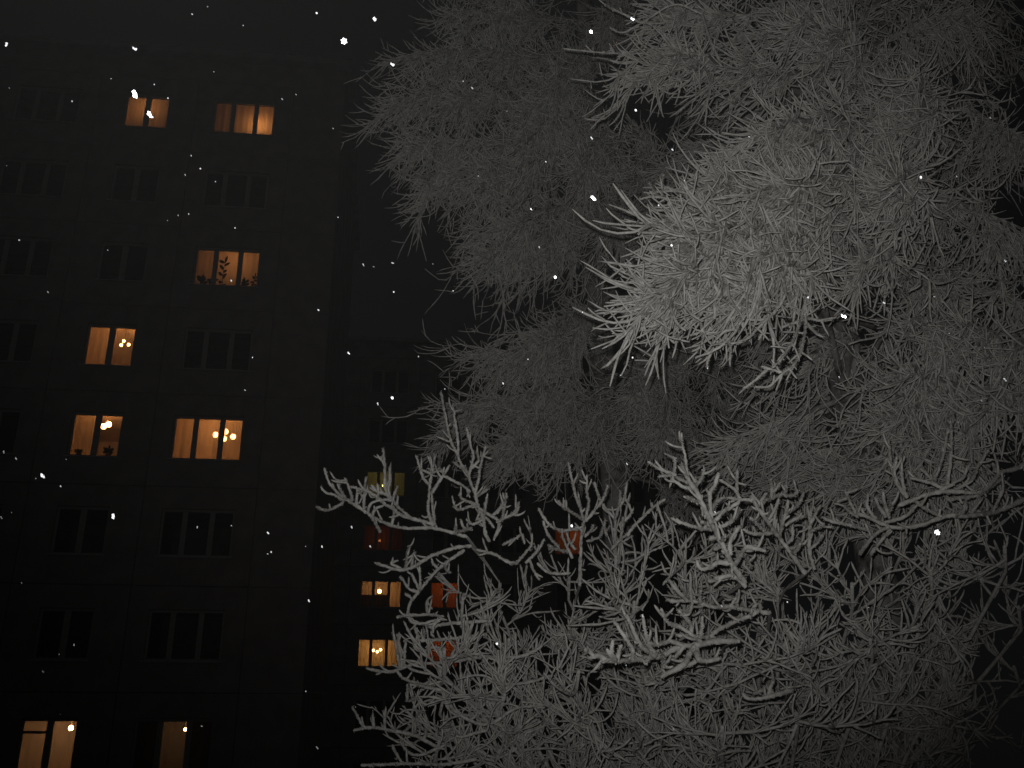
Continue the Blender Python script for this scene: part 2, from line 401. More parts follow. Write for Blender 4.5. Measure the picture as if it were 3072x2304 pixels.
flit = {(0, 2): (True, [(-1.25, -0.37, -1.0, 1.0, 'veil'), (-0.37, 0.37, -1.0, 1.0, 'sheer'), (0.37, 1.25, -1.0, 1.0, 'veil')]),
        (0, 3): (True, [(-1.25, 0.37, -1.0, 0.02, 'block'), (-1.25, 0.37, 0.0, 1.0, 'sheer'), (0.37, 1.25, -1.0, 1.0, 'veil')]),
        (0, 4): (True, [(-1.25, 1.25, -1.0, 1.0, 'red')]), (0, 5): (True, [(-1.25, 1.25, -1.0, 1.0, 'sheer')]),
        (1, 2): (True, [(-0.9, 0.9, -1.0, 1.0, 'red')]), (1, 3): (True, [(-0.9, 0.9, -1.0, 1.0, 'red')]),
        (-1, 2): (True, [(-0.9, 0.9, -1.0, 1.0, 'heavy')]), (-1, 3): (True, [(-0.9, 0.9, -1.0, 1.0, 'heavy')]),
        (3, 4): (True, [(-0.9, 0.9, -1.0, 1.0, 'red')])}
for ci in range(-1, 6):
    for r in range(8):
        l, cu = flit.get((ci, r), (False, ())); FAR.window(ci, r, l, False, cu)
lamp(FAR, 2, [(1120, 1951, -0.1), (1131.5, 1955, -0.25), (1142, 1949, 0.1)], 0.065, 0.75, 'three-bulb chandelier in the lowest lit window of the farther block', col=(1.0, 0.45, 0.12))
lamp(FAR, 3, [(1138.5, 1774, 0)], 0.10, 0.60, 'single globe lamp in the half-curtained window of the farther block', col=(1.0, 0.42, 0.13), name='ceiling_lamp')
lamp(FAR, 4, [(1139, 1622, 0)], 0.06, 0.03, 'dim lamp behind the red curtain of the farther block', y=1.0, col=(1.0, 0.32, 0.1), name='ceiling_lamp')
lamp(FAR, 5, [(1152, 1457, 0)], 0.10, 0.16, 'yellow-green lamp in the highest lit window of the farther block', col=(0.95, 0.75, 0.18), name='ceiling_lamp')
lamp(FAR, 3, [(1333, 1772, 0)], 0.055, 0.24, 'lamp in a red window seen through twigs beside the globe-lamp window', col=(1.0, 0.30, 0.07), name='ceiling_lamp')
lamp(FAR, 2, [(1330.5, 1933, 0)], 0.075, 0.24, 'lamp in a red window seen through twigs beside the chandelier window', col=(1.0, 0.30, 0.07), name='ceiling_lamp')
lamp(FAR, 2, [(962, 1955, 0)], 0.06, 0.10, 'faint lamp behind drapes in the farther block beside the dark block corner', y=0.9, col=(1.0, 0.36, 0.12), name='ceiling_lamp')
lamp(FAR, 3, [(962, 1775, 0)], 0.06, 0.10, 'faint lamp behind drapes, one storey over the faintly lit window', y=0.9, col=(1.0, 0.30, 0.10), name='ceiling_lamp')
lamp(FAR, 4, [(1722, 1618, 0)], 0.06, 0.20, 'lamp in an orange window glimpsed deep between the shrub twigs', col=(1.0, 0.33, 0.06), name='ceiling_lamp')

# ---- houseplants on the inner sill of the three-pane window
def leaf_mesh(bm_v, bm_f, base, d, ln, wd, up=(0, 0, 1)):
    d = unit(np.array(d, float)); s = unit(np.cross(d, np.array([0.3, 1.0, 0.2]))); b = len(bm_v)
    n = np.cross(d, s)
    for t, wv, lift in ((0, 0.08, 0), (0.3, 0.85, 0.05), (0.6, 1.0, 0.06), (0.85, 0.6, 0.02), (1.0, 0.05, -0.05)):
        c = base + d * ln * t + n * lift * ln
        bm_v.append(c + s * wd * wv * 0.5); bm_v.append(c + n * wd * 0.08); bm_v.append(c - s * wd * wv * 0.5)
    for i in range(4):
        for k in (0, 1): a = b + i * 3 + k; bm_f.append((a, a + 1, a + 4, a + 3))

def plant(pos, h, leaves, seed, label, big=0.16):
    r = random.Random(seed); t = tag(empty('potted_plant', tuple(pos)), label, 'plant', )
    pv = []; pfc = []; n = 10
    for z, rr in ((0, 0.055), (0.11, 0.075), (0.12, 0.082), (0.135, 0.082), (0.13, 0.06)):
        for j in range(n): a = 6.283 * j / n; pv.append((rr * math.cos(a), rr * math.sin(a), z))
    for i in range(4):
        for j in range(n): k = (j + 1) % n; pfc.append((i * n + j, i * n + k, i * n + n + k, i * n + n + j))
    pfc.append(tuple(range(n - 1, -1, -1))); pfc.append(tuple(4 * n + j for j in range(n)))
    link('pot', mesh_py('pot', pv, pfc, MT['pot']), t)
    st = spline([(0, 0, 0.12), (r.uniform(-.03, .03), 0, 0.12 + h * 0.35), (r.uniform(-.08, .04), r.uniform(-.02, .02), 0.12 + h * 0.7), (r.uniform(-.06, .06), 0, 0.12 + h)], 8)
    tb = Tubes(); tb.add([st], [np.linspace(0.012, 0.006, 8)], 5, 0.1); o = tb.build('stem', MT['leaf']); o.parent = t
    V = []; Fc = []
    for i in range(leaves):
        f = 0.12 + 0.88 * i / max(1, leaves - 1); p = st[min(7, int(f * 7.9))]
        a = i * 2.4 + r.uniform(-.4, .4); leaf_mesh(V, Fc, p, (math.cos(a), 0.5 * math.sin(a), r.uniform(0.1, 1.0)), big * r.uniform(0.7, 1.25), big * 0.5)
    link('leaves', mesh_py('leaves', V, Fc, MT['leaf']), t)

# inner sill board that carries the pots
sill_z = CEN - WT[3][1] / 2 + 0.02
for (ci, r) in ((1, 5), (0, 3)):
    k = NEAR.kinds(ci); me = Boxes().box(-WT[k][0] / 2, WT[k][0] / 2, 0.172, 0.40, -0.03, 0.0).mesh('inner_sill', MT['frame'])
    link('inner_sill', me, NEAR.root, (ci * BAY, 0, NEAR.foot + r * FLOOR + sill_z))
def on_sill(ci, r, x, y=0.27): return NEAR.local(ci, r, x, y, sill_z - 0.001)
plant(on_sill(1, 5, -0.12), 0.80, 11, 3, 'tall dark houseplant with broad leaves in the middle pane of a lit window', 0.20)
plant(on_sill(1, 5, -0.72), 0.22, 14, 4, 'low bushy houseplant in the left pane beside the tall houseplant', 0.17)
plant(on_sill(1, 5, -0.45), 0.18, 12, 5, 'small leafy houseplant between the bushy and the tall houseplant', 0.15)
plant(on_sill(1, 5, 0.55), 0.20, 12, 6, 'spiky low houseplant in the right pane next to the small lamp', 0.15)
plant(on_sill(1, 5, 0.83), 0.36, 12, 8, 'upright houseplant at the right edge of the window with plants', 0.14)
plant(on_sill(0, 3, 0.36), 0.14, 14, 9, 'rounded houseplant under the two-globe lamp', 0.15)
plant(on_sill(0, 3, -0.45), 0.10, 10, 10, 'tiny houseplant on the sill of the two-globe lamp window', 0.12)

# ------------------------------------------------------------------ overhead cable between the blocks
c0 = NEAR.loc + NEAR.ax * 6.317 + NEAR.ay * 0.8 + np.array([0, 0, 4.45])
c1 = FAR.at(1420, 2066, -0.0); tb = Tubes()
cp = np.linspace(c0, c1, 14); cp[:, 2] -= 0.12 * np.sin(np.linspace(0, np.pi, 14))
tb.add([cp], [[0.012] * 14], 5, 0.1); tag(tb.build('overhead_cable', MT['cable']), 'thin cable strung from the dark block corner towards the farther block', 'cable')

# ------------------------------------------------------------------ frosted trees
DOWN = np.array([0, 0, -1.0])
K = 3072 / 2212.0            # traced coordinates below are on a 2212-wide view of the photograph

def Q(x, y, Y): return P3(x * K, y * K, Y)

def mass(tw, limbs, axis, n2, len2, n3, len3, n4=1, r=0.009, style='weep', spread=0.8, bias=(0, 0, 0), t0=0.15, limb_r=0.03, N3=6, sides=5):
    """one bough: axis -> side branches -> twigs -> twiglets, all rime-coated"""
    A = spline(axis, 10)[None]
    limbs.append((A[0], limb_r))
    t = t0 + (0.97 - t0) * RNG.uniform(0, 1, n2) ** 0.85; p, tg = along(A, np.zeros(n2, int), t)
    rnd = unit(RNG.normal(size=(n2, 3)) * np.array([1, 1, 0.55]))
    if style == 'weep': d0 = tg * 0.80 + rnd * spread * 0.75 + DOWN * 0.15 + np.array(bias) * 0.5; bd = DOWN * 0.75 + np.array(bias)
    else: d0 = tg * 0.35 + rnd * spread * 1.2; bd = -DOWN * RNG.uniform(-0.4, 1.5, (n2, 1))
    L = len2 * RNG.uniform(0.45, 1.15, n2) * (1.15 - 0.5 * t)
    B = grow(p, d0, L, 7, bd + 0.6 * unit(RNG.normal(size=(n2, 3))), 0.25)
    tw.add(B, taper(n2, 7, r * 1.35, r * 0.85), sides)
    B = np.concatenate([B, np.repeat(A[:, ::1][:, np.linspace(3, 9, 7).astype(int)], 1, 0)])   # the bough itself carries twigs too
    nb = len(B); m = int(n2 * n3 * (1.25 if style == 'weep' else 1.0))
    idx = np.r_[RNG.integers(0, n2, int(m * 0.88)), np.full(m - int(m * 0.88), nb - 1)]
    t = RNG.uniform(0.08, 1, m); p, tg = along(B, idx, t)
    rnd = unit(RNG.normal(size=(m, 3))); FANS = RNG.normal(size=(nb, 3))
    if style == 'weep':
        d0 = tg * 0.45 + rnd * 0.36 + DOWN * 0.62 + np.array(bias)
        bd = tg * 0.45 - DOWN * RNG.uniform(-0.6, 1.7, (m, 1)) + unit(RNG.normal(size=(m, 3))) * 0.5 + np.array(bias)
    else:
        fan = unit(np.cross(tg, -DOWN + 0.45 * unit(FANS[idx]))) * RNG.choice([-1, 1], (m, 1))
        d0 = tg * 0.62 + fan * 0.62 + rnd * 0.25 - DOWN * 0.05
        bd = -DOWN * RNG.uniform(-0.9, 2.1, (m, 1)) + tg * 0.3 + unit(RNG.normal(size=(m, 3))) * 0.9
    L = len3 * RNG.uniform(0.4, 1.25, m) * (1.0 if style == 'weep' else (1.2 - 0.7 * t))
    C = grow(p, d0, L, N3, bd * 1.25, 0.24 if style == 'weep' else 0.20)
    tw.add(C, taper(m, N3, r, r * 0.72, RNG.uniform(0.75, 1.3, m)) * RNG.uniform(0.82, 1.18, (m, N3)), sides, 0.32)
    if n4:
        k = int(m * n4); idx = RNG.integers(0, m, k); t = RNG.uniform(0.2, 0.95, k); p, tg = along(C, idx, t)
        rnd = unit(RNG.normal(size=(k, 3)))
        bd = (-DOWN * RNG.uniform(-0.6, 1.0, (k, 1)) if style == 'weep' else -DOWN * RNG.uniform(0, 1.4, (k, 1)))
        D = grow(p, tg * 0.7 + rnd * 0.8, len3 * RNG.uniform(0.2, 0.55, k), 5, bd, 0.15)
        tw.add(D, taper(k, 5, r * 0.85, r * 0.65), max(4, sides - 1))

def tree(name, label, base, top, r0, boughs, **kw):
    t = tag(empty(name, tuple(base)), label, kw.pop('cat', 'tree'))
    base = np.array(base); top = np.array(top)
    tk = spline([base - [0, 0, 0.1], base * 0.7 + top * 0.3 + [0.08, 0.04, 0], base * 0.35 + top * 0.65 + [-0.06, 0.05, 0], top], 14)
    tb = Tubes(); tb.add([tk], [np.linspace(r0, r0 * 0.25, 14) * np.r_[1.35, np.ones(13)]], 14, 0.07); tb.build('trunk', MT['bark'], t)
    tw = Tubes(); limbs = []
    for b in boughs:
        pts = [Q(*p) for p in b['p']]
        z = pts[0][2] - 0.25; z = min(max(z, 0.8), top[2] - 0.3)     # limb leaves the trunk a little lower
        f = (z - base[2]) / (top[2] - base[2]); a = tk[int(np.clip(round(f * 13), 0, 13))]
        mass(tw, limbs, [a] + pts, b.get('n2', 26), b.get('l2', 0.62), b.get('n3', 13), b.get('l3', 0.34), b.get('n4', 0.6), t0=b.get('t0', 0.3), **{**kw, **b.get('kw', {})})
    for A, lr in limbs:
        l = Tubes(); l.add([A], [np.linspace(lr, lr * 0.35, len(A))], 8, 0.12); l.build('limb', MT['bark'] if lr > 0.02 else MT['rime'], t)
    tag(tw.build('twigs', MT['rime'], t), kind='stuff')
    return t, np.concatenate([A_[3:] for A_, _ in limbs])

# near weeping tree: its boughs hang towards the camera over the right half
A_base = Q(1886, 1400, 7.0); A_base[2] = 0
A_top = np.array([A_base[0] + 0.15, A_base[1] + 0.1, 9.5])
A = []
def a_(p, **k): A.append(dict(p=p, **k))
a_([(1810, 390, 5.9), (1620, 450, 5.0), (1440, 500, 4.6)], n2=38)
a_([(1790, 440, 5.9), (1640, 540, 5.0), (1480, 590, 4.6), (1410, 635, 4.45)], n2=44)
a_([(1780, 450, 5.8), (1700, 530, 5.0), (1620, 620, 4.55)], n2=36)
a_([(1800, 330, 5.9), (1660, 370, 5.2), (1480, 405, 4.9)], n2=30)
a_([(1830, 190, 6.3), (1600, 150, 5.8), (1400, 115, 5.5)], n2=28)
a_([(1830, 90, 6.4), (1650, 40, 6.0), (1430, 15, 5.7)], n2=26)
a_([(1850, 400, 5.9), (1780, 380, 5.1), (1690, 400, 4.6)], n2=36)
a_([(1850, 280, 6.0), (1760, 260, 5.3), (1640, 270, 5.0)], n2=34)
a_([(1860, 150, 6.4), (1820, 90, 5.8), (1740, 40, 5.5)], n2=28)
a_([(1900, 200, 6.3), (1980, 190, 5.7), (2000, 250, 5.4)], n2=32)
a_([(1900, 330, 6.0), (1940, 350, 5.4), (1950, 410, 5.0)], n2=34)
a_([(1900, 420, 6.4), (2050, 430, 6.2), (2170, 480, 6.1)], n2=24)
a_([(1920, 600, 6.6), (2060, 600, 6.4), (2210, 650, 6.2)], n2=20)
a_([(1910, 250, 6.5), (2080, 230, 6.5), (2200, 310, 6.5)], n2=22)
a_([(1910, 90, 6.6), (2010, 40, 6.5), (2090, 20, 6.6)], n2=22)
a_([(1920, 710, 6.4), (2070, 700, 5.9), (2230, 740, 5.5)], n2=26)
a_([(1920, 810, 6.3), (2060, 830, 5.7), (2200, 850, 5.3)], n2=32)
a_([(1910, 880, 6.4), (2000, 930, 6.0), (2110, 960, 5.7)], n2=24)
a_([(1850, 720, 6.8), (1760, 760, 6.6), (1660, 820, 6.5)], n2=12, n3=9)
a_([(1860, 850, 6.8), (1720, 900, 6.9), (1600, 960, 7.0)], n2=12, n3=9)
a_([(1850, 60, 6.4), (1700, -70, 6.0), (1560, -90, 5.9)], n2=24)
a_([(1900, 0, 6.5), (1930, -100, 6.2), (1960, -130, 6.1)], n2=20)
a_([(1800, 400, 5.9), (1720, 490, 5.0), (1700, 570, 4.55)], n2=32)
a_([(1880, 480, 6.0), (1900, 520, 5.5), (1900, 580, 5.3)], n2=16)
a_([(1720, 480, 5.3), (1560, 500, 4.6), (1450, 560, 4.35)], n2=30)
a_([(1850, 960, 7.0), (1760, 1000, 7.3), (1680, 1060, 7.4)], n2=16, n3=10)
a_([(1880, 960, 7.0), (1860, 1000, 6.7), (1850, 1060, 6.6)], n2=16, n3=10)
a_([(1930, 940, 6.9), (1980, 1000, 6.6), (2030, 1050, 6.4)], n2=18, n3=10)
rb = random.Random(5)
for gx in range(7):                                # dim boughs on the far side of the crown
    for gy in range(6):
        x = 1480 + gx * 115 + rb.uniform(-45, 45); y = -10 + gy * 185 + rb.uniform(-60, 60)
        if 1715 < x < 1860 and 420 < y < 680: continue
        if x < 1560 and y > 480: continue
        a_([(0.4 * x + 0.6 * 1886, y - 60, 7.5), (0.75 * x + 0.25 * 1886, y - 40, 7.8), (x, y, 8.0 + rb.uniform(-0.5, 0.5))], n2=13, n3=11, l2=0.8, l3=0.38, n4=0.3, t0=0.35, kw=dict(sides=4, N3=6))
TREE_A, TREE_A_PTS = tree('frosted_tree', 'frosted tree with brightest white drooping twigs hanging over the shrub', A_base, A_top, 0.17, A, r=0.0068, style='weep', bias=(-0.22, -0.05, 0))

# farther weeping tree, dimmer
B_base = Q(1340, 1400, 10.0); B_base[2] = 0
B_top = np.array([B_base[0] - 0.1, B_base[1], 12.5])
Bb = []
def b_(p, **k):
    p = [(x, y, Y * 1.06) for x, y, Y in p]; k.setdefault('n2', 40); k.setdefault('l2', 0.75); k.setdefault('l3', 0.38); k.setdefault('n3', 10); Bb.append(dict(p=p, **k))
b_([(1280, 60, 9.0), (1100, 30, 8.2), (985, 25, 7.9)])
b_([(1280, 130, 9.0), (1050, 110, 8.1), (900, 115, 7.8)], n2=50)
b_([(1280, 220, 9.0), (1040, 205, 8.0), (850, 215, 7.7)], n2=58)
b_([(1280, 300, 9.0), (1080, 300, 8.0), (900, 305, 7.7)], n2=54)
b_([(1280, 350, 8.9), (1100, 370, 8.0), (915, 380, 7.7)], n2=50)
b_([(1300, 200, 9.0), (1200, 240, 8.0), (1120, 330, 7.6)], n2=54)
b_([(1300, 120, 9.0), (1230, 130, 8.1), (1180, 220, 7.7)], n2=50)
b_([(1330, 280, 9.0), (1290, 300, 8.0), (1260, 370, 7.6)], n2=54)
b_([(1300, 430, 8.9), (1180, 450, 8.0), (1060, 490, 7.8)], n2=40)
b_([(1300, 500, 8.9), (1180, 500, 8.3), (1060, 545, 8.0)], n2=34)
b_([(1310, 520, 9.0), (1160, 530, 8.5), (1070, 590, 8.2)], n2=22)
b_([(1360, 400, 9.0), (1400, 380, 8.1), (1420, 300, 7.7)], n2=34)
b_([(1330, 440, 9.0), (1330, 460, 8.2), (1320, 520, 7.9)], n2=30)
b_([(1330, 80, 9.0), (1330, 20, 8.3), (1330, -30, 8.0)], n2=40)
b_([(1280, 20, 9.1), (1130, -60, 8.5), (1020, -80, 8.2)], n2=40)
b_([(1300, 680, 9.2), (1220, 690, 8.6), (1160, 720, 8.3)], n2=46)
b_([(1300, 740, 9.2), (1160, 760, 8.6), (1060, 760, 8.4)], n2=34)
b_([(1300, 800, 9.2), (1140, 850, 8.6), (985, 880, 8.4)], n2=48)
b_([(1300, 850, 9.2), (1180, 900, 8.7), (1110, 960, 8.5)], n2=48)
b_([(1370, 730, 9.2), (1420, 780, 8.6), (1380, 840, 8.4)], n2=36)
b_([(1370, 800, 9.2), (1440, 850, 8.6), (1430, 920, 8.4)], n2=34)
b_([(1330, 860, 9.2), (1280, 930, 8.9), (1220, 980, 8.8)], n2=26)
b_([(1370, 880, 9.3), (1500, 930, 9.0), (1580, 1010, 8.8)], n2=26)
b_([(1420, 980, 9.6), (1560, 1000, 9.3), (1680, 1060, 9.0)], n2=26)
b_([(1400, 1040, 9.6), (1480, 1060, 9.2), (1540, 1100, 9.0)], n2=20)
b_([(1450, 860, 9.4), (1600, 880, 9.2), (1720, 950, 9.0)], n2=26)
b_([(1450, 760, 9.4), (1560, 770, 9.1), (1650, 860, 8.8)], n2=24)
b_([(1420, 560, 9.3), (1450, 580, 8.9), (1440, 640, 8.6)], n2=18)
b_([(1380, 620, 9.2), (1470, 700, 8.8), (1540, 800, 8.6)], n2=20)
tree('dim_frosted_tree', 'dimmer frosted tree farther back with fine drooping twigs beside the dark block', B_base, B_top, 0.2, Bb, r=0.0064, style='weep', bias=(-0.10, 0, 0), limb_r=0.028, N3=6, sides=3)

# ------------------------------------------------------------------ frosted shrub in front: traced sprays + inner mass
C_base = Q(1640, 2300, 6.7); C_base[2] = 0
SH = tag(empty('frosted_shrub', tuple(C_base)), 'bushy frosted shrub with upturned antler-like twigs below the weeping trees', 'shrub')

def ydepth(px, py, Y0): return Y0 + 0.10 * math.sin(px * 0.011 + Y0) + 0.08 * math.sin(py * 0.013 + 2 * Y0) + 0.05 * math.sin((px + py) * 0.021)

def spray(origin, scale, Y0, lines, r=0.0095, rough=True, parent=None, up=1.0, spur=0.085):
    """hand-traced rime-coated branch: polylines in view coordinates -> one mesh"""
    tb = Tubes(); roots = []
    for L in lines:
        k = 1.0
        if isinstance(L[0], (int, float)): k = L[0]; L = L[1:]
        px = [(origin[0] + x * scale, origin[1] + y * scale) for x, y in L]
        dev = RNG.normal() * 0.10; n = len(px)
        pts = [P3(x, y, ydepth(x, y, Y0) + dev * (i / (n - 1))) for i, (x, y) in enumerate(px)]
        ln = sum(np.linalg.norm(pts[i + 1] - pts[i]) for i in range(n - 1))
        N = int(max(8, min(60, ln / 0.012))); C = spline(pts, N)
        C[1:-1] += RNG.normal(size=(N - 2, 3)) * 0.0008
        rr = np.linspace(r * 1.05 * k, r * 0.80 * k, N) * (1 + 0.14 * RNG.uniform(-1, 1, N)); rr[-1] *= 0.5; rr[0] *= 0.8
        tb.add([C], [rr], 7, 0.32)
        ns = int(ln / spur)
        if ns:                                   # short side spurs bending upwards
            t = RNG.uniform(0.08, 0.93, ns); p, tg = along(C[None], np.zeros(ns, int), t)
            D = grow(p, tg * 0.6 + unit(RNG.normal(size=(ns, 3))) * 0.9, RNG.uniform(0.03, 0.10, ns), 6, np.array([[0, 0, up]]) * RNG.uniform(0.2, 1.6, (ns, 1)), 0.15)
            tb.add(D, taper(ns, 6, r * 0.85, r * 0.62), 5, 0.2)
        if rough:                                # feathery hoarfrost grains standing off the twig
            m = int(ln / 0.0042); t = RNG.uniform(0, 1, m); p, tg = along(C[None], np.zeros(m, int), t)
            d = unit(np.cross(tg, RNG.normal(size=(m, 3))) + 0.25 * RNG.normal(size=(m, 3)))
            a = p + d * r * 0.75; b = p + d * (r * RNG.uniform(1.15, 1.75, (m, 1)))
            tb.add(np.stack([a, b], 1), np.tile([[0.0026, 0.0012]], (m, 1)) * RNG.uniform(0.7, 1.4, (m, 1)), 3, 0.2)
        roots.append((ln, C[0]))
    o = tb.build('branch', MT['rime'], parent or SH)
    return max(roots, key=lambda a: a[0])[1]

s27 = 600 / 2212; roots = []
tips = [spray((1800, 900), 700 / 2212, 4.5, ls, r=0.0072, parent=TREE_A, up=-0.2, spur=0.08) for ls in (
    [((850, -80), (850, 20), (820, 120), (800, 190)), ((1050, -60), (1000, 60), (930, 150), (820, 240), (740, 330), (640, 380)), ((720, 120), (640, 200), (640, 330), (620, 420), (560, 470)), ((860, 60), (720, 120), (580, 230), (480, 310)),
     ((930, 150), (980, 330), (950, 440), (870, 490)), ((860, 20), (600, 40), (400, 60), (250, 120), (130, 90)), ((600, 40), (350, 30), (240, 20), (150, 60)), ((500, 50), (470, 60), (370, 150)), ((740, 330), (720, 400))],
    [((1330, -60), (1330, 170), (1300, 270), (1230, 360), (1130, 450), (1030, 500), (900, 550)), ((1220, 370), (1240, 480), (1230, 560)), ((1060, 490), (1020, 580), (1020, 640)), ((1300, 270), (1180, 300), (1100, 380))],
    [((1760, -60), (1700, 60), (1620, 150), (1500, 260), (1420, 350), (1290, 420)), ((1590, 180), (1570, 220), (1540, 310), (1500, 380)), ((1700, 60), (1560, 60), (1460, 150))],
    [((1960, -40), (1900, 200), (1850, 340), (1800, 440), (1720, 560), (1640, 640)), ((1930, 80), (1950, 220), (1920, 430), (1850, 600), (1730, 700), (1600, 820), (1450, 820)), ((1740, 690), (1600, 650), (1530, 630)), ((1600, 650), (1560, 680), (1450, 780), (1350, 840)),
     ((1940, 180), (2000, 180), (2100, 195), (2212, 185)), ((1900, 200), (1800, 230), (1720, 260))])]
tips += [spray((1536, 0), 1536 / 2212, Y, ls, r=0.0072, parent=TREE_A, up=0.3, spur=0.06) for Y, ls in (
    (4.7, [((1000, 830), (950, 850), (750, 870), (620, 850), (550, 860)), ((660, 855), (650, 840), (650, 750)), ((630, 850), (590, 790)), ((760, 865), (740, 800), (820, 760)), ((860, 855), (900, 800), (880, 760)), ((820, 860), (800, 900))]),
    (4.55, [((900, 930), (720, 960), (640, 1020), (570, 1020), (530, 990)), ((760, 950), (700, 920), (680, 870)), ((720, 960), (650, 950))]),
    (4.5, [((900, 1060), (800, 1060), (700, 1030), (600, 1080), (580, 1070)), ((800, 1060), (720, 1090), (640, 1150), (580, 1160)), ((780, 1060), (680, 1110), (600, 1110))]),
    (4.45, [((950, 1260), (800, 1290), (700, 1270), (560, 1270), (490, 1240)), ((780, 1285), (640, 1300), (540, 1290), (450, 1310)), ((720, 1290), (620, 1320), (520, 1350), (440, 1340)), ((800, 1290), (700, 1350), (600, 1420)), ((860, 1280), (800, 1380), (720, 1440))]),
    (5.3, [((820, 60), (700, 20), (560, 100), (480, 140), (420, 120)), ((560, 100), (440, 40), (400, 20)), ((700, 20), (640, -30))]),
    (5.3, [((850, 240), (760, 230), (620, 230), (430, 230), (220, 210)), ((620, 230), (560, 190), (540, 150)), ((760, 230), (740, 130)), ((700, 230), (640, 310), (530, 350), (450, 320)), ((560, 345), (520, 380))]))]
limbs = []
for rt in tips:
    c = TREE_A_PTS[np.argmin(np.linalg.norm((TREE_A_PTS - (rt + np.array([0.25, 0.5, 0.0]))) * np.array([1, 0.7, 1.4]), axis=1))]
    l = Tubes(); l.add([spline([rt, (rt + c) / 2 + np.array([0, 0.05, 0.04]), c], 8)], [np.linspace(0.009, 0.012, 8)], 7, 0.15); l.build('limb', MT['rime'], TREE_A)
roots.append(spray((940, 1150), s27, 5.9, [
    (1.3, (1700, 1700), (1500, 1640), (1300, 1600), (1000, 1600), (780, 1540), (650, 1470), (500, 1370), (380, 1290), (300, 1250)),
    ((330, 1320), (200, 1390), (110, 1400), (30, 1360)), ((330, 1290), (220, 1230), (140, 1210), (80, 1140)),
    ((320, 1260), (230, 1170), (170, 1090), (120, 930)), ((340, 1250), (290, 1160), (285, 1060)), ((430, 1300), (420, 1240), (390, 1150), (350, 1050)),
    ((560, 1400), (560, 1230), (570, 1130), (580, 1030)),
    (1.2, (1330, 1560), (1150, 1510), (1000, 1470), (900, 1400), (800, 1340), (700, 1250), (590, 1190), (480, 1160), (400, 1140)),
    (1.1, (1200, 1520), (1100, 1500), (960, 1390), (880, 1300), (800, 1230), (700, 1190), (640, 1120)),
    ((870, 1290), (900, 1220), (930, 1130)), ((860, 1280), (830, 1180), (850, 1050), (840, 920)), ((820, 1240), (790, 1130), (790, 950), (770, 710)),
    ((870, 1560), (890, 1440), (880, 1350)), ((740, 1640), (690, 1560), (640, 1460)), ((700, 1300), (720, 1200), (710, 1110)),
    ((600, 1440), (640, 1330), (760, 1290), (860, 1290)), ((480, 1350), (480, 1240), (500, 1160)), ((650, 1470), (690, 1390), (800, 1340)),
    (1.15, (1320, 1580), (1270, 1400), (1280, 1230), (1290, 1100)), ((1340, 1570), (1330, 1400), (1310, 1250), (1330, 1150)),
    ((1290, 1130), (1240, 1080), (1190, 980), (1160, 870), (1130, 790)), ((1290, 1110), (1310, 950), (1290, 800)), ((1315, 980), (1330, 880), (1345, 790)),
    (1.1, (1320, 1210), (1380, 1100), (1450, 1000), (1510, 900)), ((1190, 950), (1290, 990), (1370, 970), (1440, 960)),
    (1.15, (1430, 1020), (1550, 1080), (1650, 1130), (1740, 1200)), ((1450, 1000), (1400, 950), (1380, 940)),
    (1.3, (1950, 1750), (1900, 1650), (1880, 1500), (1820, 1350), (1790, 1220), (1740, 1100), (1720, 1000)),
    ((1720, 1010), (1750, 900), (1770, 800), (1740, 680), (1690, 480)), ((1720, 1010), (1640, 900), (1590, 780), (1510, 600), (1440, 250), (1410, 90)),
    ((1600, 800), (1600, 650), (1570, 420), (1540, 230)), ((1790, 1210), (1830, 1050), (1850, 900), (1910, 690)), ((1730, 1020), (1630, 930), (1540, 870)),
    ((1750, 940), (1830, 850), (1800, 740)), ((1780, 1250), (1850, 1230), (1940, 1160)), ((1810, 1340), (1690, 1300), (1630, 1260), (1620, 1200)),
    ((1810, 1340), (1640, 1390), (1580, 1390), (1550, 1310)), (1.1, (1840, 1380), (1960, 1460), (2050, 1400), (2110, 1340), (2140, 1210)),
    ((1890, 1440), (1900, 1380), (1915, 1270)), ((2030, 1440), (2090, 1330), (2080, 1260)), ((1880, 1500), (1760, 1560), (1690, 1500)),
    ((2000, 1600), (1900, 1480), (1800, 1520)), ((1760, 1620), (1660, 1590), (1630, 1500)), ((1750, 1600), (1590, 1640), (1580, 1560))], r=0.0085))
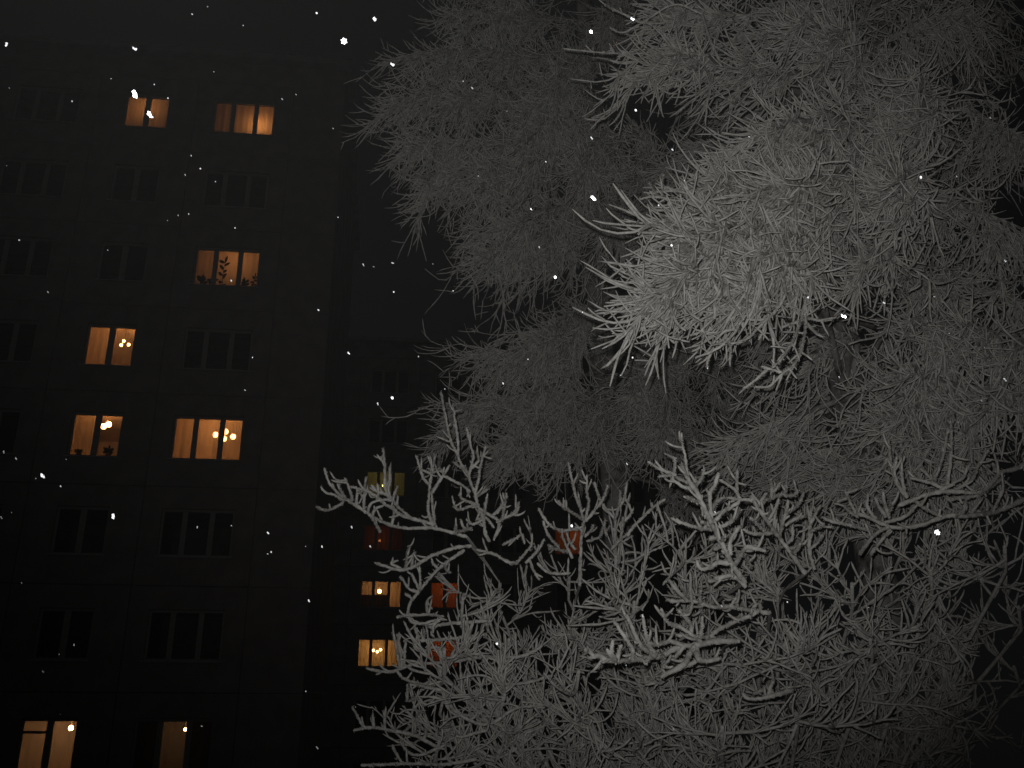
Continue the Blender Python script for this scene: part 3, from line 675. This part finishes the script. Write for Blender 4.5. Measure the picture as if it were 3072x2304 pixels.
roots.append(spray((1400, 1350), s27, 5.8, [
    (1.3, (1250, 1500), (1260, 1200), (1270, 950), (1300, 780)), ((1290, 780), (1260, 650), (1200, 480), (1120, 130)), ((1310, 770), (1350, 600), (1330, 450), (1330, 270)),
    ((1310, 790), (1440, 640), (1520, 520), (1560, 390)), ((1490, 580), (1450, 480), (1410, 350)), ((1270, 760), (1150, 680), (1080, 640), (1010, 560)), ((1085, 645), (1085, 550)),
    (1.1, (1270, 870), (1150, 880), (1050, 890), (930, 840), (850, 740), (790, 640)), ((1020, 1080), (930, 980), (880, 900), (850, 780)),
    (1.1, (1640, 1000), (1640, 870), (1640, 760), (1560, 680), (1500, 590)), ((1640, 770), (1690, 600), (1700, 450)), ((1680, 640), (1740, 540), (1775, 350)),
    ((1680, 830), (1790, 740), (1850, 640)), ((1820, 670), (1790, 600), (1750, 530)), (1.2, (1780, 950), (1820, 880), (1950, 740), (2080, 620), (2200, 540)),
    ((1330, 1010), (1460, 970), (1500, 900), (1510, 840)), ((1310, 960), (1380, 880), (1400, 830)), ((540, 1260), (640, 1150), (740, 1030)), ((650, 1250), (790, 1110), (860, 980)),
    (1.15, (560, 1250), (460, 1240), (300, 1150), (100, 1100)), ((330, 800), (470, 730), (550, 660), (580, 570)), ((390, 780), (420, 620), (440, 490)),
    ((400, 1050), (540, 980), (610, 940), (640, 1040)), ((690, 1200), (740, 1330), (810, 1440)), ((780, 1250), (880, 1340), (1000, 1370), (1150, 1360)),
    (1.2, (300, 1000), (360, 800), (250, 720), (130, 640)), ((200, 690), (210, 610), (220, 520)), ((350, 800), (440, 740), (540, 700), (580, 620)), ((140, 690), (110, 780)),
    ((1600, 1100), (1690, 1000), (1750, 950), (1800, 900)), ((1700, 1000), (1720, 860), (1730, 740)), ((1550, 950), (1520, 850), (1540, 760)),
    ((900, 1050), (1000, 1100), (1150, 1130)), ((1170, 1200), (1100, 1050), (1050, 940)), ((1200, 1100), (1130, 1000), (1110, 900))], r=0.0085))
roots.append(spray((1900, 1300), s27, 4.6, [
    (1.45, (1230, 1650), (1100, 1460), (1040, 1340), (960, 1180), (880, 1020), (820, 900), (760, 770), (700, 650), (600, 500), (530, 340)),
    (1.2, (1080, 1340), (1070, 1190), (1140, 1080), (1190, 1020)), (1.3, (1110, 1470), (1200, 1330), (1250, 1260), (1340, 1270), (1470, 1300)), ((1220, 1330), (1260, 1400), (1310, 1490)),
    (1.4, (1090, 1430), (950, 1430), (850, 1480), (740, 1500), (700, 1400)), (1.2, (900, 1060), (740, 1050), (600, 1010), (480, 970), (415, 930)),
    (1.2, (890, 1050), (1020, 1010), (1130, 930), (1180, 830)), (1.2, (890, 990), (1000, 860), (1090, 820), (1180, 740)),
    (1.2, (870, 950), (850, 760), (850, 650), (910, 560), (940, 430)), (1.1, (870, 850), (930, 750), (1020, 700)), (1.1, (780, 780), (660, 740), (560, 700)),
    ((700, 620), (550, 590), (480, 540), (410, 490)), ((650, 570), (500, 500), (450, 460), (350, 470), (270, 480)), ((470, 470), (450, 450), (350, 420), (250, 370), (160, 310)),
    ((450, 450), (460, 350), (455, 260)), ((700, 600), (680, 480)), ((700, 580), (760, 480), (790, 370)), (0.8, (610, 500), (580, 300), (540, 120), (525, 50)),
    (1.6, (960, 1160), (900, 1150), (830, 1170)), (1.5, (980, 1230), (950, 1250), (890, 1290)), (1.4, (830, 920), (780, 920)), (1.3, (860, 1020), (790, 990), (740, 970)), (1.3, (1050, 1340), (980, 1300)),
    (1.1, (960, 1200), (1010, 1160), (1020, 1140)), ((840, 920), (880, 860), (900, 800)),
    (1.4, (1240, 1700), (1130, 1590), (980, 1610), (820, 1640)), (1.3, (1110, 1560), (1060, 1570), (950, 1600), (900, 1590))], r=0.0085))
roots.append(spray((1900, 1300), s27, 5.0, [
    (1.3, (1900, 1550), (1780, 1380), (1650, 1200), (1560, 1080), (1460, 940), (1380, 830), (1300, 680)), (1.1, (1570, 1090), (1470, 1110), (1330, 1110), (1210, 1060)),
    ((1480, 980), (1560, 850), (1610, 720)), (1.1, (1620, 1130), (1650, 1000), (1690, 880), (1710, 740)), (1.15, (1640, 960), (1720, 870), (1830, 780), (1890, 640)), ((1370, 820), (1430, 720), (1480, 650)),
    ((1400, 800), (1450, 750), (1560, 700), (1680, 650), (1690, 560)), ((1640, 670), (1700, 690), (1780, 680), (1830, 640)), (1.1, (1350, 770), (1310, 740), (1150, 730), (1030, 710)), ((1200, 740), (1170, 710), (1140, 640), (1050, 570), (950, 510)),
    (1.15, (2000, 1500), (1950, 1300), (1950, 1100), (1960, 980), (1960, 820)), ((1960, 1000), (2020, 880), (2080, 790)), ((1950, 1090), (2040, 1040), (2110, 1000)), ((1960, 1280), (2050, 1190), (2090, 1120)),
    ((1720, 1290), (1830, 1240), (1880, 1150), (1890, 1010)), ((1560, 1080), (1560, 960), (1570, 860)), ((1680, 1020), (1760, 960), (1900, 910)), ((1140, 640), (1150, 500), (1150, 380)),
    ((1530, 700), (1530, 600), (1525, 520)), ((1540, 660), (1590, 600), (1630, 540)), ((1420, 1060), (1340, 970), (1290, 930)), (1.2, (1750, 1330), (1800, 1300), (1850, 1220)), ((1700, 1220), (1760, 1150), (1760, 1010))], r=0.0085))
roots.append(spray((2450, 1200), s27, 5.0, [
    (1.4, (2400, 600), (2250, 740), (2050, 800), (1950, 900), (1800, 1020), (1500, 1010), (1300, 1030), (1100, 1090), (900, 1170)), ((1360, 1000), (1500, 930), (1620, 850), (1700, 690)),
    (1.1, (1450, 1030), (1650, 930), (1740, 850), (1800, 700), (1900, 560)), (1.1, (1420, 990), (1360, 960), (1200, 900), (1030, 860)), (1.2, (1340, 950), (1280, 880), (1140, 750)),
    ((1300, 890), (1380, 680), (1430, 450), (1450, 300)), ((1440, 960), (1480, 700), (1490, 450), (1480, 230)), (1.1, (1000, 1080), (890, 930), (830, 750), (810, 600), (790, 430)),
    (1.1, (1000, 1080), (960, 960), (940, 800), (930, 620)), ((920, 970), (860, 800), (880, 660)), (1.1, (1500, 1100), (1780, 1050), (1960, 940), (2070, 850)),
    (1.4, (2300, 1100), (2000, 1230), (1700, 1280), (1400, 1290), (1200, 1370), (1000, 1410), (850, 1410), (700, 1360), (560, 1290), (440, 1250)), ((440, 1260), (370, 1130), (310, 980)),
    ((460, 1300), (350, 1230), (290, 1160)), ((660, 1320), (560, 1180), (570, 1030)), (1.1, (760, 1290), (680, 1160), (640, 1070)), (1.1, (800, 1300), (750, 1120), (735, 1010)), (1.2, (740, 1360), (950, 1300), (1040, 1240), (1080, 1190)),
    (1.1, (560, 1440), (500, 1420), (300, 1370), (150, 1340), (60, 1290)), (1.2, (480, 1700), (520, 1640), (650, 1480), (800, 1400)), (1.1, (600, 1720), (640, 1650), (820, 1420)), ((600, 1320), (520, 1250), (500, 1190)),
    ((1080, 1110), (1200, 1200), (1380, 1290)), ((1600, 1280), (1640, 1180), (1660, 1060)), ((1700, 1270), (1760, 1170), (1800, 1080)), ((1950, 1230), (2010, 1100), (2080, 950)), ((800, 1250), (830, 1180), (840, 1140))], r=0.0085))
roots.append(spray((1700, 1750), s27, 4.35, [
    (1.5, (1900, 640), (1650, 640), (1450, 680), (1250, 700), (1100, 780), (980, 810), (800, 840), (600, 860), (430, 850), (370, 800), (300, 810), (230, 830)),
    (1.15, (990, 810), (850, 720), (760, 570), (660, 340)), (1.05, (730, 840), (720, 710), (640, 590), (520, 410)), (1.1, (990, 800), (910, 680), (870, 530), (840, 340)),
    (1.1, (540, 860), (500, 760), (510, 620)), (1.1, (560, 860), (580, 740), (610, 680)), (1.1, (520, 850), (490, 800), (440, 720)), (1.1, (1060, 790), (1070, 930)), (1.2, (290, 800), (240, 740), (205, 730)),
    (1.2, (1500, 660), (1400, 580), (1250, 480), (1130, 440), (1070, 350), (1045, 280)), (1.3, (1700, 600), (1660, 620), (1500, 590), (1340, 580), (1200, 570)), (1.1, (1600, 580), (1660, 520), (1800, 450), (2000, 370), (2130, 300)),
    (1.5, (1420, 690), (1370, 760), (1290, 900), (1170, 970), (1040, 1040)), (1.4, (1440, 720), (1450, 830), (1380, 890), (1310, 920)), (1.4, (1430, 760), (1470, 840), (1580, 860), (1700, 830)),
    (1.3, (1300, 700), (1230, 780), (1200, 830)), (1.2, (1300, 690), (1150, 640), (1000, 680), (900, 660)), (1.2, (1480, 580), (1500, 480), (1490, 390)), (1.1, (1380, 560), (1370, 450), (1240, 300)), (1.5, (900, 830), (870, 890))], r=0.0085))
roots.append(spray((1700, 1750), s27, 4.9, [
    (1.3, (2250, 330), (2100, 310), (1800, 260), (1600, 260), (1380, 190), (1200, 200), (1100, 170)), (1.1, (1340, 200), (1240, 100), (1160, 0), (1120, -60)), (1.1, (1380, 200), (1370, 100), (1370, 0), (1365, -80)),
    ((1480, 220), (1470, 120), (1490, 80)), ((1390, 220), (1360, 330), (1350, 370)), ((1460, 230), (1500, 340)), ((2140, 320), (2130, 220), (2050, 270)), ((1800, 260), (1850, 200), (1880, 150)), ((1900, 280), (1850, 180), (1700, 110)),
    ], r=0.0085))
roots.append(spray((1700, 1750), s27, 4.9, [
    (1.2, (2500, 1180), (2250, 1250), (2100, 1280), (2000, 1270), (1940, 1210)), (1.2, (2280, 1240), (2220, 1150), (2160, 1180), (2060, 1220)), (1.1, (2230, 1250), (2260, 1130), (2300, 1050))], r=0.0085))
s32 = 700 / 2212
roots.append(spray((1050, 1850), s32, 6.1, [
    (1.3, (1250, 380), (1000, 420), (800, 440), (600, 450), (400, 520), (250, 510), (150, 490)), ((470, 490), (440, 300), (405, 140)), ((490, 480), (475, 320), (445, 160)), ((510, 460), (520, 330), (530, 200)),
    ((440, 510), (500, 580), (600, 620), (760, 640), (900, 600)), (1.2, (1300, 170), (1100, 190), (950, 210), (700, 225), (590, 210)), ((900, 300), (760, 290), (720, 320), (640, 320), (600, 260)),
    (1.2, (910, 770), (1000, 900), (1150, 990), (1280, 1020), (1400, 980), (1550, 880), (1700, 850), (1850, 860)), ((900, 690), (850, 690), (720, 670), (620, 640)), ((930, 740), (850, 800), (740, 840), (640, 790)),
    (1.2, (850, 1250), (700, 1170), (600, 1120), (400, 1080), (200, 1050), (30, 1080)), ((225, 1060), (215, 900)), ((330, 1070), (325, 890)), ((150, 1060), (100, 1000), (20, 850)), ((500, 1100), (560, 1050), (640, 980), (700, 880)),
    ((900, 1220), (800, 1260), (680, 1310), (560, 1290), (470, 1180)), ((1300, 1080), (1200, 1100), (1050, 1140), (950, 1110)), (1.2, (1300, 40), (1000, 60), (800, 80), (650, 60), (560, 10)), ((830, 80), (770, 140), (800, 200)),
    ((660, 190), (630, 150), (610, 100)), ((700, 200), (705, 160), (695, 110)), ((540, 800), (545, 700), (540, 640)), ((560, 800), (630, 760), (680, 680)), (1.1, (900, 620), (840, 640), (700, 660), (560, 640)),
    (1.1, (1900, 560), (1700, 620), (1450, 640), (1300, 600)), (1.1, (1750, 330), (1600, 380), (1400, 385), (1250, 370), (1100, 340)), ((1580, 370), (1570, 260), (1570, 150)), ((860, 570), (840, 480), (830, 440)),
    ((700, 1170), (720, 1080), (700, 1060)), ((615, 1130), (620, 1050)), ((1700, 340), (1780, 310), (1830, 270)), ((400, 1220), (440, 1300), (500, 1400)), (1.1, (1200, 1350), (900, 1400), (600, 1395), (100, 1410))], r=0.0085))

roots.append(spray((1040, 1650), 460 / 2212, 5.9, [
    (1.3, (1800, -60), (1600, -40), (1400, 20), (1200, 100), (1000, 220), (850, 280), (700, 280), (550, 230), (400, 180)), ((850, 270), (870, 100), (890, 0), (900, -60)), ((780, 270), (640, 190), (750, 150)), ((930, 250), (960, 100), (985, 20)),
    (1.2, (1700, 0), (1480, 150), (1330, 270), (1180, 430), (1040, 600), (960, 700), (900, 800), (880, 980)), ((1040, 600), (930, 580), (870, 530), (820, 440), (760, 380)), ((960, 720), (890, 660), (840, 630)),
    ((1060, 580), (1000, 480), (940, 330)), ((1060, 580), (1060, 420), (1050, 220)), ((1000, 940), (860, 940), (720, 975)), ((890, 960), (960, 1050), (1100, 1060), (1250, 1020), (1400, 1000)), ((1350, 1000), (1250, 1100), (1250, 1200)),
    ((1160, 900), (1160, 740), (1240, 660)), ((890, 940), (1000, 940), (1200, 930), (1400, 960)), ((1330, 270), (1250, 200), (1220, 120)), ((1480, 150), (1420, 260), (1500, 330))], r=0.0082))
# inner mass of the shrub: boughs fanning out from the base
tw = Tubes(); limbs = []
def c_(p, **k):
    pts = [Q(*q) for q in p]; a = C_base + np.array([RNG.uniform(-.35, .35), RNG.uniform(-.2, .4), 0.0]); mid = a * 0.45 + pts[0] * 0.55 + np.array([0, 0.25, 0.12])
    mass(tw, limbs, [a, mid] + pts, int(k.get('n2', 26) * 0.95), k.get('l2', 0.68), k.get('n3', 11), k.get('l3', 0.26), k.get('n4', 0.45), style='antler', r=k.get('r', 0.0064), t0=k.get('t0', 0.45), limb_r=0.018, spread=0.9, N3=9)
for x, y, Y, n in ((1000, 1290, 6.3, 9), (960, 1400, 6.3, 12), (960, 1500, 6.4, 10), (950, 1600, 6.4, 11), (1080, 1260, 6.5, 9), (1100, 1380, 6.3, 14), (1090, 1500, 6.2, 15), (1080, 1620, 6.2, 14),
                   (1230, 1240, 6.3, 14), (1240, 1330, 6.0, 16), (1250, 1450, 5.9, 16), (1230, 1580, 5.9, 15), (1330, 1200, 6.3, 15), (1370, 1300, 5.9, 16), (1390, 1430, 5.7, 16), (1390, 1580, 5.7, 15),
                   (1480, 1190, 6.1, 14), (1520, 1290, 5.8, 16), (1560, 1420, 5.5, 16), (1560, 1570, 5.6, 14), (1640, 1170, 6.2, 14), (1680, 1270, 5.8, 16), (1720, 1400, 5.5, 17), (1720, 1540, 5.6, 14),
                   (1790, 1170, 6.1, 14), (1840, 1260, 5.8, 16), (1880, 1380, 5.5, 17), (1890, 1500, 5.7, 13), (1950, 1130, 5.9, 14), (2010, 1230, 5.6, 16), (2060, 1360, 5.6, 15), (2060, 1480, 5.9, 10),
                   (2110, 1070, 5.8, 15), (2170, 1180, 5.6, 15), (2200, 1310, 5.8, 12), (2190, 1440, 6.4, 5), (2100, 1560, 6.6, 4), (1930, 1600, 6.2, 7)):
    Y += RNG.uniform(-0.45, 0.45)
    c_([(x, y + 60, Y + 0.25), (x, y, Y - 0.1)], n2=n)
inner = np.concatenate([A_ for A_, _ in limbs])
for i, rt in enumerate(roots):                     # stems that join the traced branches to the limbs behind them
    c = inner[np.argmin(np.linalg.norm((inner - (rt + np.array([0.2, 0.9, 0.0]))) * np.array([1, 0.5, 2.5]), axis=1))]
    limbs.append((spline([rt, (rt + c) / 2 + np.array([0, 0.12, 0.03]), c], 8), 0.010))
for A_, lr in limbs:
    l = Tubes(); l.add([A_], [np.linspace(lr, lr * 0.5, len(A_))], 8, 0.12); l.build('stem', MT['rime'], SH)
tag(tw.build('twigs', MT['rime'], SH), kind='stuff')

# ------------------------------------------------------------------ ice crystals and snowflakes drifting in the air
def star(seed):
    r = random.Random(seed); V = []; Fc = []; h = 0.07
    def bar(p, q, w):
        d = unit(np.array(q) - np.array(p)); s = np.array([-d[1], d[0]]) * w; b = len(V)
        for z in (-h, h):
            for c in (np.array(p) - s, np.array(q) - s * 0.6, np.array(q) + s * 0.6, np.array(p) + s): V.append((c[0], c[1], z))
        Fc.extend([tuple(b + i for i in f) for f in ((0, 1, 2, 3), (7, 6, 5, 4), (0, 4, 5, 1), (1, 5, 6, 2), (2, 6, 7, 3), (3, 7, 4, 0))])
    for k in range(6):
        a = k * math.pi / 3; e = (0.5 * math.cos(a), 0.5 * math.sin(a)); bar((0, 0), e, 0.09)
        for sgn in (-1, 1):
            m = (0.28 * math.cos(a), 0.28 * math.sin(a)); b = a + sgn * 0.9; bar(m, (m[0] + 0.16 * math.cos(b), m[1] + 0.16 * math.sin(b)), 0.06)
    return mesh_py('snowflake', V, Fc, MT['flake'])

def clump(seed, sx):
    r = random.Random(seed); V = []; Fc = []
    for k in range(5):
        c = np.array([r.uniform(-.25, .25), r.uniform(-.12, .12), r.uniform(-.12, .12)]); b = len(V); q = r.uniform(0.14, 0.26)
        ax = unit(np.array([r.gauss(0, 1) for _ in range(9)]).reshape(3, 3))
        for i, s in enumerate((1, -1) * 3): V.append(tuple((c + ax[i // 2] * s * q) * np.array([sx, 1, 1]) * 0.9))
        for f in ((0, 2, 4), (2, 1, 4), (1, 3, 4), (3, 0, 4), (2, 0, 5), (1, 2, 5), (3, 1, 5), (0, 3, 5)): Fc.append(tuple(b + i for i in f))
    return mesh_py('snowflake', V, Fc, MT['flake'])
FLK = [star(1), clump(2, 1.1), clump(3, 1.6), clump(4, 1.9)]
big = [(743, 89, 10, 0), (1275, 68, 12, 1), (1284, 430, 12, 3), (1198, 598, 10, 1), (2021, 1150, 19, 1), (92, 1027, 12, 2), (293, 207, 17, 3), (325, 251, 15, 3), (810, 40, 13, 2), (683, 28, 7, 1), (290, 104, 10, 2),
       (14, 95, 11, 2), (847, 138, 9, 2), (846, 859, 9, 1), (245, 1118, 11, 3), (1822, 682, 11, 2), (1366, 40, 10, 2), (1372, 238, 8, 1), (1450, 530, 7, 1), (1422, 443, 6, 1), (1745, 642, 7, 1), (2171, 820, 7, 2), (1988, 382, 8, 1), (1234, 1135, 9, 1), (1073, 1390, 8, 1)]
small = [(1478, 390), (1911, 655), (2126, 750), (2070, 912), (2067, 382), (333, 182), (20, 190), (155, 218), (240, 170), (362, 212), (14, 358), (413, 337), (432, 364), (465, 392), (400, 378), (41, 519), (233, 541), (104, 632), (507, 492), (408, 462),
         (385, 466), (362, 477), (720, 278), (730, 469), (688, 669), (754, 764), (816, 872), (904, 770), (500, 607), (545, 772), (530, 843), (8, 976), (35, 990), (143, 992), (130, 1050), (77, 1033), (3, 1118), (25, 1108), (47, 1260), (500, 1135),
         (426, 1140), (580, 1152), (585, 1192), (578, 1196), (668, 1299), (660, 1180), (696, 1182), (800, 1180), (760, 1140), (127, 1413), (93, 1450), (160, 1394), (768, 1527), (130, 1543), (660, 1493), (435, 1568), (685, 1615), (1033, 380), (1020, 190), (1000, 175),
         (1148, 453), (1165, 535), (1278, 298), (1366, 772), (1258, 674), (1140, 776), (1087, 829), (1340, 810), (1453, 324), (1618, 295), (1528, 795), (1813, 815), (1355, 1003), (978, 628), (935, 570), (848, 568), (785, 572), (807, 576), (850, 630), (525, 55), (415, 30),
         (448, 14), (610, 215), (462, 155), (640, 205), (2140, 255), (1590, 1443), (1516, 1015), (1545, 1107), (1700, 1300), (1455, 1575), (2120, 865), (2050, 720), (2171, 563), (1388, 1330), (1352, 1437), (1876, 1312), (1560, 1310), (2018, 640), (1180, 350), (1095, 240), (960, 840)]
flk = [(x, y, s * 1.4, k) for x, y, s, k in big] + [(x, y, random.choice([4.4, 5.4, 6.4, 8]), random.choice([1, 2, 3])) for x, y in small]
OWN = {(743, 89): 'bright six-armed star-shaped snowflake against the sky above the dark block corner',
       (2021, 1150): 'largest dazzling snowflake drifting in front of the frosted shrub',
       (293, 207): 'bright snowflake at the upper corner of the topmost two-pane window',
       (325, 251): 'bright snowflake over the middle post of the topmost two-pane window',
       (1234, 1135): 'snowflake just over the orange window glimpsed between shrub twigs',
       (500, 607): 'small snowflake right under the window with the houseplants'}
for i, (x, y, s, k) in enumerate(flk):
    size = 0.0085 * random.uniform(0.8, 1.1) if s > 6 else 0.0056 * random.uniform(0.8, 1.2)    # metres across
    dist = size * 2212 / s                           # how far off a flake of that size must float
    d = ray(x * K, y * K); p = CAM + d * dist
    o = link('snowflake', FLK[k], None, tuple(p)); o.scale = (size,) * 3
    o.rotation_euler = (random.uniform(-0.9, 0.9) + math.pi / 2, random.uniform(0.5, 1.3) if k else 0.2, random.uniform(-0.7, 0.7))
    if (x, y) in OWN: tag(o, OWN[x, y], 'snowflake', 'snowflakes drifting in the air'); continue
    if x < 740 and y > 125: where = 'dark apartment block'
    elif x < 900 and y < 980: where = 'open night sky'
    elif y > 1000 and x > 880: where = 'frosted shrub'
    elif x < 900: where = 'farther apartment block'
    else: where = 'brightest frosted tree' if x > 1400 else 'dimmer frosted tree'
    tag(o, 'tiny white snowflake drifting in the air in front of the ' + where, 'snowflake', 'snowflakes in front of the ' + where)

# ------------------------------------------------------------------ frozen haze in the air, lit by the flash
hz = link('haze', Boxes().box(-310, 310, -310, 410, -1, 29).mesh('haze', bpy.data.materials.new('frozen_haze')))
hm = hz.data.materials[0]; hm.use_nodes = True; hm.node_tree.nodes.clear()
hv = hm.node_tree.nodes.new('ShaderNodeVolumePrincipled'); ho = hm.node_tree.nodes.new('ShaderNodeOutputMaterial')
hv.inputs['Color'].default_value = (0.9, 0.9, 0.9, 1); hv.inputs['Density'].default_value = 0.0005; hv.inputs['Anisotropy'].default_value = 0.0
hm.node_tree.links.new(hv.outputs[0], ho.inputs['Volume'])
tag(hz, kind='stuff')
